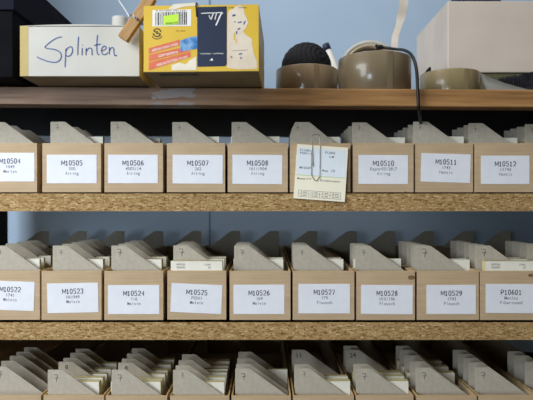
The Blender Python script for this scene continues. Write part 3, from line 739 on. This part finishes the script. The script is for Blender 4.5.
b = MB(); pa = at(455, 2, Zw+0.02); b.box((0, 0, 0), (0.075, 0.12, 0.014), 0); b.box((0.001, -0.0002, 0.002), (0.074, 0.118, 0.012), 1)
NB = noisy('dark_blue_cover', (0.02, 0.022, 0.06), (0.03, 0.032, 0.08), 30)
tag(b.build('notebook', [NB, NAVY], loc=(pa.x, p0.y+0.012, p0.z+wh+0.0014)), 'dark blue notebook lying on top of the white carton', 'book')

# brush lying bristles up on a wooden back
Zk = 0.80
WOODB = noisy('brush_wood', (0.25, 0.12, 0.05), (0.34, 0.18, 0.08), 14, stretch=(1, 8, 8))
BRI = noisy('black_bristles', (0.010, 0.010, 0.013), (0.03, 0.03, 0.038), 200, rough=0.6)
pb = at(500, 80, Zk); zt = top_z(pb.x+0.05)
br = empty('brush', (pb.x, Zk-D, zt+0.0006)); tag(br, 'black bristle brush with a wooden back lying under the white carton', 'brush')
L = 0.13
b = MB(); b.prism([(0.012, 0), (L, 0), (L, 0.011), (0.016, 0.011)], 0, 0.034); b.build('brush_back', WOODB, br, bevel=0.0015)
b = MB(); rng = random.Random(5)
for row in range(5):
    for i in range(46):
        x = 0.014+i*0.0025; y = 0.004+row*0.0062
        top = min(0.047, 0.031+0.0145*min(1, x/0.055))+rng.uniform(-0.0008, 0.0014)
        lean = -0.012*max(0, 1-i/7)
        w_ = 0.00105
        vs = [(x-w_, y-w_, 0.0112), (x+w_, y-w_, 0.0112), (x+w_, y+w_, 0.0112), (x-w_, y+w_, 0.0112), (x-w_+lean, y-w_, top), (x+w_*0.6+lean, y-w_, top+0.0005), (x+w_+lean, y+w_, top), (x-w_+lean, y+w_, top)]
        b.add(vs, [(0,3,2,1),(4,5,6,7),(0,1,5,4),(1,2,6,5),(2,3,7,6),(3,0,4,7)], 0)
b.build('bristles', BRI, br)
# grey translucent plastic film sloping down to the plank edge
m, nt, bs = new_mat('frosted_plastic', (0.22, 0.215, 0.19), 0.4, 0.4)
bs.inputs['Transmission Weight'].default_value = 0.35
FILM = m
prof = [(480.6,72.8,0.80),(486,75.6,0.795),(495,79.2,0.785),(505,83,0.775),(516,86.2,0.765),(528,89.2,0.76),(545,91.0,0.755)]
vs = []
for x, y, Z in prof:
    p = at(x, y, Z); zt = top_z(p.x)+0.0004
    p.z = max(p.z, zt+0.0012)
    q1 = Vector((p.x-0.001, p.y-0.024, zt+ (p.z-zt)*0.30)); q2 = Vector((p.x-0.003, p.y-0.036, zt))
    vs += [tuple(p), tuple((p+q1)/2+Vector((0, 0.002, -0.001))), tuple(q1), tuple(q2)]
n = len(prof)
b = MB(); b.add(vs, [(4*i+j, 4*i+j+1, 4*i+4+j+1, 4*i+4+j) for i in range(n-1) for j in range(3)], 0, True)
o = b.build('plastic_film', FILM); sm = o.modifiers.new('thick', 'SOLIDIFY'); sm.thickness = 0.0006
tag(o, 'crumpled grey plastic film sloping to the plank right of the olive tape roll', 'plastic film')
# black clip on the olive roll
c = at(426, 70, 0.872); zt = top_z(c.x)+0.0494
b = MB(); b.prism([(-0.0085, 0), (0.008, 0), (0.0065, 0.0165), (0.0045, 0.0175)], 0, 0.012)
o = b.build('binder_clip', RUB, loc=(c.x, 0.872-D-0.004, zt+0.0002), bevel=0.0008)
tag(o, 'small black clip on the rim of the olive tape roll', 'clip')

# clothes peg on a white string before the white box
PEG = noisy('peg_wood', (0.36, 0.21, 0.085), (0.46, 0.28, 0.125), 30, stretch=(10, 10, 2))
Zp = 0.645
pA = at(123, 39.5, Zp); pB = at(152, -3, Zp)
d = pB-pA; ln = d.length; angp = math.atan2(d.x, d.z)
peg = empty('clothes_peg', pA, (0, angp, 0)); tag(peg, 'wooden clothes peg hanging slanted in front of the Splinten box', 'clothes peg')
def half(y0, y1, sgn):
    b = MB(); hw_ = 5.3*Zp/F
    b.box((-hw_, y0, 0), (hw_, y1, ln)); return b
half(-0.0048, -0.0004, 1).build('peg_half', PEG, peg, bevel=0.0008)
half(0.0004, 0.0046, 1).build('peg_half', PEG, peg, bevel=0.0008)
b = MB(); hz = ln*0.47; hw_ = 5.3*Zp/F
for dz in (-0.0008, 0.0008):
    b.tube([(-hw_-0.0012, 0.003, hz+dz), (-hw_-0.0008, -0.0052, hz+dz), (0, -0.0055, hz+dz), (hw_+0.0008, -0.0052, hz+dz), (hw_+0.0012, 0.003, hz+dz)], 0.0006)
b.tube([(hw_+0.001, 0, hz-0.002), (hw_+0.0045, 0.0, hz+0.001)], 0.0012)
b.tube([(-hw_-0.0012, 0, hz-0.0015), (-hw_-0.0012, 0.0, hz+0.0015)], 0.0013)
b.build('wire_spring', WIRE, peg)
STR = new_mat('white_string', (0.66, 0.65, 0.62), 0.8)[0]
b = MB(); b.tube(smooth_path([at(129.5, 17.2, 0.6415), at(125, 9.5, 0.645), at(118, -1, 0.65), at(104, -24, 0.655)], 6), 0.0006)
tag(b.build('string', STR), 'thin white string running up from the clothes peg', 'string')
# white roll end behind the Splinten box
c = at(120, 40, 0.90); R = 0.030
b = MB(); zt = top_z(c.x); topz = at(0, 18.2, 0.90).z-zt
b.lathe([(0.0005, 0), (0.012, 0), (0.0125, 0.001), (0.0125, topz-0.001), (0.012, topz), (0.0005, topz)], 40, closed=False)
tag(b.build('paper_roll', WHITEBOX, loc=(c.x, c.y, zt+0.0004)), 'white paper roll standing upright behind the Splinten box', 'paper roll')
